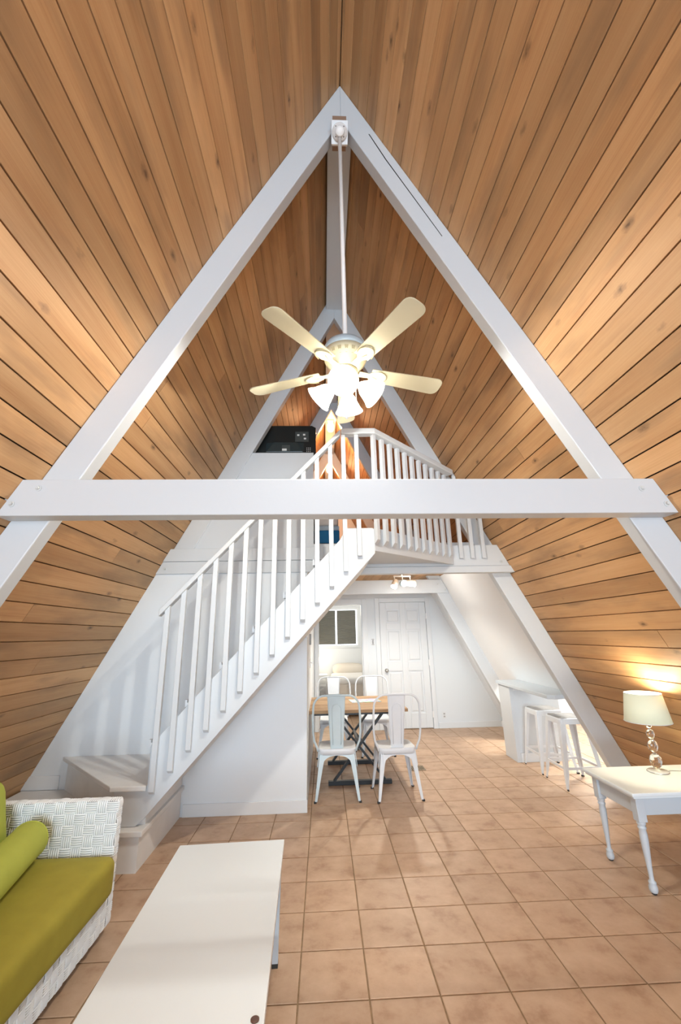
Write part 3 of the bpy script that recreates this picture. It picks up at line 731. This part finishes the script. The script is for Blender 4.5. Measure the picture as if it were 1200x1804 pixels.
sp = bpy.data.lights.new('spot_beam', 'SPOT'); sp.energy = 50; sp.color = (1, .93, .8); sp.spot_size = math.radians(150); sp.spot_blend = .6; sp.shadow_soft_size = .04
so = bpy.data.objects.new('spot_beam', sp); COL.objects.link(so); so.location = (.98, 5.90, 2.08); so.rotation_euler = Vector((.05, .12, -1)).to_track_quat('-Z', 'Y').to_euler()
point('under_loft_fill', (1.25, 5.9, 2.10), 6, (1, .95, .86), .06)  # extra fill added to lift the dining area, not a bulb of the fixture

# ------------------------------------------------------------------ dining table, mat, chairs
dt = thing('dining_table', 'rustic plank dining table on black crossed steel legs', 'table', (.365, 5.45, 0))
zt = .735
for i in range(7):
    y = -.52+i*.149
    B(-.535, .535, y, y+.146, zt-.03, zt).build('board', M_dtop, dt, bev=.002)
for y in (-.50, .45): B(-.50, .50, y, y+.05, zt-.05, zt-.031).build('under_rail', M_black, dt)
for y in (-.40, .33):
    MB().bar((-.33, y, .02), (.34, y, .02), .05, .04).build('floor_bar', M_black, dt, bev=.003)
    MB().bar((-.27, y-.012, .04), (.27, y-.012, zt-.05), .022, .05, (0,1,0)).build('leg', M_black, dt)
    MB().bar((.27, y+.012, .04), (-.27, y+.012, zt-.05), .022, .05, (0,1,0)).build('leg', M_black, dt)
MB().bar((0, -.40, .37), (0, .33, .37), .03, .03).build('stretcher', M_black, dt)
mt = B(-.19, .17, -.13, .13, 0, .004).build('placemat', M_print); mt.location = (.50, 5.56, zt+.0005); mt.rotation_euler = (0,0,.1)
tag(mt, 'colourful printed placemat lying on the dining table', 'placemat')

def roundrect(w, d, rr, n=6):
    P = []
    for cx, cy, a0 in ((w-rr, d-rr, 0), (-w+rr, d-rr, 90), (-w+rr, -d+rr, 180), (w-rr, -d+rr, 270)):
        for i in range(n+1):
            a = math.radians(a0+90*i/n); P.append((cx+rr*math.cos(a), cy+rr*math.sin(a)))
    return P
def make_chair(label, m1, m2, loc, rotz):
    c = thing('dining_chair', label, 'chair', loc, rotz, group='metal dining chairs round the plank table')
    o1 = roundrect(.185, .18, .07); sm = MB(); n = len(o1)
    rings = [(1.0, .395), (1.0, .435), (.985, .447), (.93, .449), (.80, .440), (.4, .436)]
    vs = [(x*k, y*k, z) for k, z in rings for x, y in o1]; fs = [tuple(range(n))[::-1]]
    for i in range(len(rings)-1):
        for j in range(n): fs.append((i*n+j, i*n+(j+1) % n, (i+1)*n+(j+1) % n, (i+1)*n+j))
    fs.append(tuple((len(rings)-1)*n+j for j in range(n)))
    sm.add(vs, fs).build('seat', m1, c, smooth=True)
    for sx in (-1, 1):
        for sy in (-1, 1):
            # tapered channel leg, splayed outward
            t = Vector((sx*.165, sy*.155, .42)); b = Vector((sx*.213, sy*.20, .012))
            lm = MB(); V = []
            for fr, w in ((0, .058), (.3, .042), (.65, .030), (1, .020)):
                p = t.lerp(b, fr)
                V += [p+Vector((-sx*w, sy*.004, 0)), p+Vector((sx*.002, sy*.004, 0)), p+Vector((sx*.002, -sy*w, 0)), p+Vector((-sx*.006, -sy*w, 0)), p+Vector((-sx*.008, -sy*.006, 0)), p+Vector((-sx*w, -sy*.004, 0))]
            F = [tuple(range(6)), tuple(range(23, 17, -1))]
            for i in range(3):
                for j in range(6): F.append((6*i+j, 6*i+(j+1) % 6, 6*i+6+(j+1) % 6, 6*i+6+j))
            lo = lm.add(V, F).build('leg', m2, c)
            MB().box(b.x-.012, b.x+.012, b.y-.012, b.y+.012, 0, .014).build('rubber_foot', M_rubber, lo)
    def apron(P0, P1, nrm):
        am = MB(); N = 12; V = []
        for i in range(N+1):
            fr = i/N; p = Vector(P0).lerp(Vector(P1), fr); z = .285+.105*math.sqrt(max(0, 1-abs(2*fr-1)**2.4))
            q = p+Vector(nrm)*(.034*(.42-z)/.14*.55)
            V += [(p.x, p.y, .42), (q.x, q.y, z), (p.x-nrm[0]*.006, p.y-nrm[1]*.006, .42), (q.x-nrm[0]*.006, q.y-nrm[1]*.006, z)]
        F = []
        for i in range(N):
            a = 4*i; F += [(a, a+4, a+5, a+1), (a+2, a+3, a+7, a+6), (a+1, a+5, a+7, a+3), (a, a+2, a+6, a+4)]
        F += [(0,1,3,2), (4*N, 4*N+2, 4*N+3, 4*N+1)]
        am.add(V, F).build('apron', m2, c)
    apron((-.150, -.170, 0), (.150, -.170, 0), (0, -1, 0)); apron((-.150, .170, 0), (.150, .170, 0), (0, 1, 0))
    apron((-.178, -.145, 0), (-.178, .145, 0), (-1, 0, 0)); apron((.178, -.145, 0), (.178, .145, 0), (1, 0, 0))
    # hoop back
    hp = []
    def yb(z): return -.150-.16*(z-.43)
    side = [(.186, .425), (.196, .46), (.222, .52), (.232, .60), (.232, .75), (.228, .82)]
    for x, z in side: hp.append((x, yb(z), z))
    for i in range(1, 8):
        a = math.radians(90*i/8); hp.append((.118+.110*math.cos(a), yb(.82+.11*math.sin(a)), .82+.115*math.sin(a)))
    hp.append((.118, yb(.935), .935)); hp.append((0, yb(.94), .939))
    hp = hp+[(-x, y, z) for x, y, z in reversed(hp[:-1])]
    MB().tube(hp, .0105, 10).build('back_hoop', m2, c, smooth=True)
    sp_ = MB(); V = []
    for (z, w) in ((.44, .062), (.60, .072), (.78, .082), (.928, .090)):
        for x in (-w, -w+.012, w-.012, w):
            e = .008 if abs(x) == w else 0
            V.append((x, yb(z)-.0+e, z))
        for x in (-w, -w+.012, w-.012, w):
            e = .008 if abs(x) == w else 0
            V.append((x, yb(z)+.003+e, z))
    F = []
    for i in range(3):
        for j in range(3):
            F.append((8*i+j, 8*i+j+1, 8*i+8+j+1, 8*i+8+j)); F.append((8*i+4+j, 8*i+12+j, 8*i+12+j+1, 8*i+4+j+1))
        F.append((8*i, 8*i+8, 8*i+12, 8*i+4)); F.append((8*i+3, 8*i+7, 8*i+15, 8*i+11))
    F.append((0,4,5,1)); F.append((1,5,6,2)); F.append((2,6,7,3)); F.append((24,25,29,28)); F.append((25,26,30,29)); F.append((26,27,31,30))
    so_ = sp_.add(V, F).build('back_splat', m2, c)
    em = [(.040, .48), (.046, .80)]+[(.046*math.cos(math.radians(180*i/10)), .80+.055*math.sin(math.radians(180*i/10))) for i in range(1, 10)]+[(-.046, .80), (-.040, .48)]
    MB().tube([(x, yb(z)-.0015, z) for x, z in em], .0035, 6).build('embossed_arch', m2, so_, smooth=True)
    return c
ch1 = make_chair('pale blue-white metal dining chair at the left front of the table', M_chair, M_chairb, (.125, 4.755, 0), math.radians(-2))
ch2 = make_chair('white metal dining chair at the right front of the table, back to camera', M_chair, M_chair, (.70, 4.715, 0), math.radians(3))
ch3 = make_chair('white metal dining chair at the far left, facing the camera across the table', M_chair, M_chair, (.125, 6.22, 0), math.radians(178))
ch4 = make_chair('white metal dining chair on the far right, before the closed door', M_chair, M_chair, (.68, 6.22, 0), math.radians(182))

# ------------------------------------------------------------------ stools
def make_stool(label, loc, rotz):
    c = thing('bar_stool', label, 'stool', loc, rotz, group='metal stools at the breakfast bar')
    H = .635; o1 = roundrect(.152, .152, .035); n = len(o1)
    rings = [(1.03, H-.055), (1.02, H-.012), (.99, H-.002), (.95, H)]
    vs = [(x*k, y*k, z) for k, z in rings for x, y in o1]; fs = [tuple(range(n))[::-1]]
    for i in range(3):
        for j in range(n): fs.append((i*n+j, i*n+(j+1) % n, (i+1)*n+(j+1) % n, (i+1)*n+j))
    fs.append(tuple(3*n+j for j in range(n)))
    MB().add(vs, fs).build('seat_rim', M_chair, c)
    MB().prism([(x*.93, y*.93) for x, y in o1], H-.004, H+.004, 'z').build('seat_top', M_stoolseat, c, bev=.002)
    for sx in (-1, 1):
        for sy in (-1, 1):
            t = Vector((sx*.150, sy*.150, H-.03)); b = Vector((sx*.205, sy*.205, .012)); V = []
            for fr, w in ((0, .060), (.25, .052), (.6, .042), (.8, .036), (1, .018)):
                p = t.lerp(b, fr)
                V += [p+Vector((-sx*w, 0, 0)), p, p+Vector((0, -sy*w, 0)), p+Vector((-sx*.006, -sy*w, 0)), p+Vector((-sx*.009, -sy*.009, 0)), p+Vector((-sx*w, -sy*.006, 0))]
            F = [tuple(range(6)), tuple(range(29, 23, -1))]
            for i in range(4):
                for j in range(6): F.append((6*i+j, 6*i+(j+1) % 6, 6*i+6+(j+1) % 6, 6*i+6+j))
            lo = MB().add(V, F).build('leg', M_chair, c, bev=.002)
            MB().box(b.x-sx*.016-.004, b.x+.004-sx*.0, b.y-.012, b.y+.012, 0, .013).build('rubber_foot', M_rubber, lo)
    q = .183
    for a, b in (((-q,-q),(q,-q)), ((q,-q),(q,q)), ((q,q),(-q,q)), ((-q,q),(-q,-q))):
        MB().bar((a[0], a[1], .185), (b[0], b[1], .185), .006, .024).build('rung', M_chair, c)
    return c
make_stool('nearer white metal stool with grey seat beside the rafter', (2.575, 4.84, 0), 0)
make_stool('farther white metal stool with grey seat against the breakfast bar', (2.575, 5.335, 0), 0)

# ------------------------------------------------------------------ floor vent
fv = thing('floor_vent', 'small metal floor vent grille beside the front right chair', 'vent', (1.06, 5.52, .0005))
MB().box(-.10, .10, -.085, -.075, 0, .006).box(-.10, .10, .075, .085, 0, .006).box(-.10, -.09, -.075, .075, 0, .006).box(.09, .10, -.075, .075, 0, .006).build('frame', M_grille, fv)
B(-.09, .09, -.075, .075, 0, .001).build('duct', M_dark, fv)
for i in range(10): B(-.082+i*.0175, -.073+i*.0175, -.075, .075, .001, .005).build('slat', M_grille, fv)

# ------------------------------------------------------------------ sofa
sf = thing('wicker_sofa', 'white woven wicker sofa at the left front edge', 'sofa', (0, 0, 0))
SX1 = -1.165; SY1 = 2.875
B(-1.93, SX1-.012, 1.0, 2.80, .05, .185).build('base', M_wback, sf)
B(-1.93, SX1-.012, 2.81, SY1-.012, .05, .632).build('arm', M_wback, sf)
B(-2.02, -1.90, 1.0, 2.80, .05, .70).build('back', M_wback, sf)
for (x, y) in ((-1.32, 2.6), (-1.82, 2.6), (-1.32, 1.16), (-1.82, 1.16)): B(x-.03, x+.03, y-.03, y+.03, 0, .05).build('foot', M_black, sf)
def weave(mb, O, U, V, N, nu, nv, cu, cv, h=.006):
    O = Vector(O); U = Vector(U); V = Vector(V); N = Vector(N)
    rnd = random.Random(3)
    for i in range(nu):
        for j in range(nv):
            al, ac, la, lc = (U, V, cu, cv) if (i+j) % 2 else (V, U, cv, cu)
            c0 = O+U*(i*cu)+V*(j*cv); ns_ = 5; hh = h*rnd.uniform(.75, 1.2)
            for k in range(ns_):
                w = lc/ns_; a0 = ac*(k*w+.0006); a1 = ac*((k+1)*w-.0006); am = ac*((k+.5)*w)
                P = []
                for fr, q in ((-.10, .05), (.18, .75), (.5, 1.0), (.82, .75), (1.10, .05)):
                    b = c0+al*(la*fr); P += [b+a0+N*(hh*q-.002), b+am+N*(hh*q+.0022), b+a1+N*(hh*q-.002)]
                F = []
                for s_ in range(4):
                    for t_ in range(2): F.append((3*s_+t_, 3*s_+t_+1, 3*s_+3+t_+1, 3*s_+3+t_))
                mb.add(P, F)
CU = .044
wv = MB(); weave(wv, (-1.93, 2.81, .20), (1,0,0), (0,0,1), (0,-1,0), 13, 8, (1.93+SX1-.012)/13, .0537)     # arm, inner face
weave(wv, (SX1-.012, 2.81, .05), (0,1,0), (0,0,1), (1,0,0), 1, 13, SY1-.012-2.81, .0447)                     # arm, end face
weave(wv, (-1.93, 2.81, .632), (1,0,0), (0,1,0), (0,0,1), 13, 1, (1.93+SX1-.012)/13, SY1-.012-2.81)           # arm, top
weave(wv, (SX1-.012, 1.0, .05), (0,1,0), (0,0,1), (1,0,0), 34, 3, 1.80/34, .047)                              # seat front
weave(wv, (SX1-.012, SY1-.012, .05), (-1,0,0), (0,0,1), (0,1,0), 13, 13, (1.93+SX1-.012)/13, .0447)          # arm, outer face
wo = wv.build('woven_skin', M_weave, sf); wo['kind'] = 'stuff'
sc_ = MB().rbox(-1.88, -1.140, 1.02, 2.798, .190, .385, .045, 14, .012).build('seat_cushion', M_olive, None, smooth=True, weld=True)
tag(sc_, 'olive green fitted seat cushion on the wicker sofa', 'cushion')
bk = MB().rbox(-.09, .09, -.80, .80, -.20, .20, .085, 10).build('back_cushion', M_lime, None, smooth=True, weld=True)
bk.location = (-1.785, 1.93, .60); bk.rotation_euler = (0, math.radians(-12), 0); tag(bk, 'lime green back cushion against the sofa back', 'cushion')
bs = thing('bolster_cushion', 'lime green cylindrical bolster cushion lying on the sofa seat', 'cushion', (-1.585, 2.74, .497), 0)
ax = Vector((.225, -1.05, 0)).normalized(); Lb = 1.05; bb = MB()
prof = []
for i in range(7):
    a = math.pi/2*i/6; prof.append((max(.003, .092*math.sin(a)**.8), .05*(1-math.cos(a))))
prof = prof+[(.092, Lb*.5)]+[(q, Lb-z) for q, z in reversed(prof)]
zq = Vector((0,0,1)).rotation_difference(ax).to_matrix()
bb.lathe(prof, 28, (0,0,0), M=zq).build('cover', M_lime, bs, smooth=True)
for e in (.05, Lb-.05):
    cen = ax*e; aa = Vector((0,0,1)); b2 = ax.cross(aa)
    MB().tube([cen+(aa*math.cos(t)+b2*math.sin(t))*.0915 for t in [2*math.pi*i/28 for i in range(28)]], .003, 6, closed=True).build('piping', M_lime, bs, smooth=True)

# ------------------------------------------------------------------ coffee table
ct = thing('coffee_table', 'long low white coffee table beside the sofa', 'table', (-.492, 2.16, 0), math.radians(2.2))
hx, hy = .285, .622
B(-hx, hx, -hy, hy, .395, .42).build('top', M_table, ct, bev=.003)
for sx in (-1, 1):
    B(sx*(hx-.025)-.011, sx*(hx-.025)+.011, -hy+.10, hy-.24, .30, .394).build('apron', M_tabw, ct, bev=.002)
    for sy in (-1, 1):
        lx = sx*(hx-.025); ly = sy*(hy-.03)-(.21 if sy > 0 else -.05)
        lg = MB().add([(lx-.022,ly-.028,.394),(lx+.022,ly-.028,.394),(lx+.022,ly+.028,.394),(lx-.022,ly+.028,.394),(lx-.014,ly-.018,.018),(lx+.014,ly-.018,.018),(lx+.014,ly+.018,.018),(lx-.014,ly+.018,.018)],
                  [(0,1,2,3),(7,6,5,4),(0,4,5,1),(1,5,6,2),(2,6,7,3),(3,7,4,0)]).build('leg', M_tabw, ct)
        B(lx-.014, lx+.014, ly-.018, ly+.018, 0, .018).build('foot_cap', M_rubber, lg)
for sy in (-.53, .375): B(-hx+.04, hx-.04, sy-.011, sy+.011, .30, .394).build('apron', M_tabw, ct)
B(-hx+.03, hx-.03, -.50, .36, .12, .14).build('shelf', M_table, ct, bev=.003)
MB().lathe([(.013, 0), (.013, .003), (.009, .005)], 18, (hx-.028, -hy+.085, .42)).build('screw_cap', M_brown, ct)

# ------------------------------------------------------------------ end table and lamp
et = thing('end_table', 'white side table with turned legs at the right edge', 'table', (1.885, 2.90, 0))
ex, ey, ez = .80, .53, .54
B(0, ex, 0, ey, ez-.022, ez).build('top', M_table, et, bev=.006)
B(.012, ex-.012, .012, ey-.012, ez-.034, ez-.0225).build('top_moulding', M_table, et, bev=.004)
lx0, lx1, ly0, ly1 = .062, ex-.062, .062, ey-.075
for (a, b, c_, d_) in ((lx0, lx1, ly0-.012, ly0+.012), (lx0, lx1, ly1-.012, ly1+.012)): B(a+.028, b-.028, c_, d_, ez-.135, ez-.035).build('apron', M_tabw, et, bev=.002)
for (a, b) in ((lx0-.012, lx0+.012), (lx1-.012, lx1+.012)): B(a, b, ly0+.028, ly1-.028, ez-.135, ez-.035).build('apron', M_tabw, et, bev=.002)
lprof = [(.012, 0), (.020, .004), (.024, .015), (.024, .032), (.019, .045), (.021, .050), (.021, .056), (.013, .064), (.0125, .085), (.015, .14), (.019, .20), (.0225, .265), (.0225, .30), (.019, .322), (.024, .330), (.024, .338), (.018, .343), (.025, .352), (.025, .362), (.020, .368)]
for x in (lx0, lx1):
    for y in (ly0, ly1):
        lg = MB().lathe(lprof, 20, (x, y, .006)).build('leg', M_tabw, et, smooth=True)
        B(x-.027, x+.027, y-.027, y+.027, .372, ez-.035).build('leg_block', M_tabw, lg, bev=.003)
        MB().lathe([(.014, 0), (.014, .007)], 14, (x, y, 0)).build('foot_pad', M_rubber, lg)
la = thing('table_lamp', 'lit table lamp with stacked crystal ovals and cream shade', 'lamp', (2.345, 3.275, ez))
MB().lathe([(.064, 0), (.066, .003), (.066, .010), (.062, .013), (.02, .016), (.012, .020)], 36).build('base', mat('pale_glass_base', (.9, .91, .92), .08, trans=.35), la, smooth=True)
MB().tube([(.066*math.cos(t), .066*math.sin(t), .004) for t in [2*math.pi*i/36 for i in range(36)]], .003, 6, closed=True).build('base_ring', M_chrome, la, smooth=True)
zc = .022
for (rw, hh) in ((.044, .050), (.037, .0415), (.030, .033), (.022, .0235)):
    pr = []
    for i in range(11):
        a = -math.pi/2+math.pi*i/10; pr.append((max(.004, rw*math.cos(a)), zc+hh+hh*math.sin(a)))
    Ms = Matrix.Diagonal((1, .5, 1))
    MB().lathe(pr, 16, M=Ms).build('crystal_oval', M_glass, la)
    MB().lathe([(.006, zc+2*hh-.003), (.006, zc+2*hh+.006)], 10).build('collar', M_chrome, la)
    zc += 2*hh+.003
MB().lathe([(.005, zc), (.005, zc+.07)], 10).build('stem', M_chrome, la)
zs = zc-.004
shd = MB().lathe([(.148, zs), (.118, zs+.19)], 40, cap=False).build('shade', M_lampshade, la, smooth=True)
sd = shd.modifiers.new('solid', 'SOLIDIFY'); sd.thickness = .002
for (rr, zz) in ((.148, zs), (.118, zs+.19)):
    MB().tube([(rr*math.cos(t), rr*math.sin(t), zz) for t in [2*math.pi*i/40 for i in range(40)]], .0022, 6, closed=True).build('shade_rim', M_trim, shd, smooth=True)
MB().lathe([(.006, zc+.05), (.026, zc+.075), (.028, zc+.10), (.012, zc+.13)], 14).build('bulb', mat('lit_bulb', (1, .95, .8), .4, emit=(1, .9, .7), estr=20), la, smooth=True)
MB().tube([(.06, -.01, .006), (.10, .01, .004), (.15, .0, .004), (.22, -.02, .004), (.34, -.01, .004), (.42, 0, .004)], .0025, 6).build('cord', mat('grey_cord', (.35, .34, .32), .5), la, smooth=True)
point('table_lamp_light', (2.345, 3.275, ez+zc+.17), 4.8, (1, .84, .62), .03)
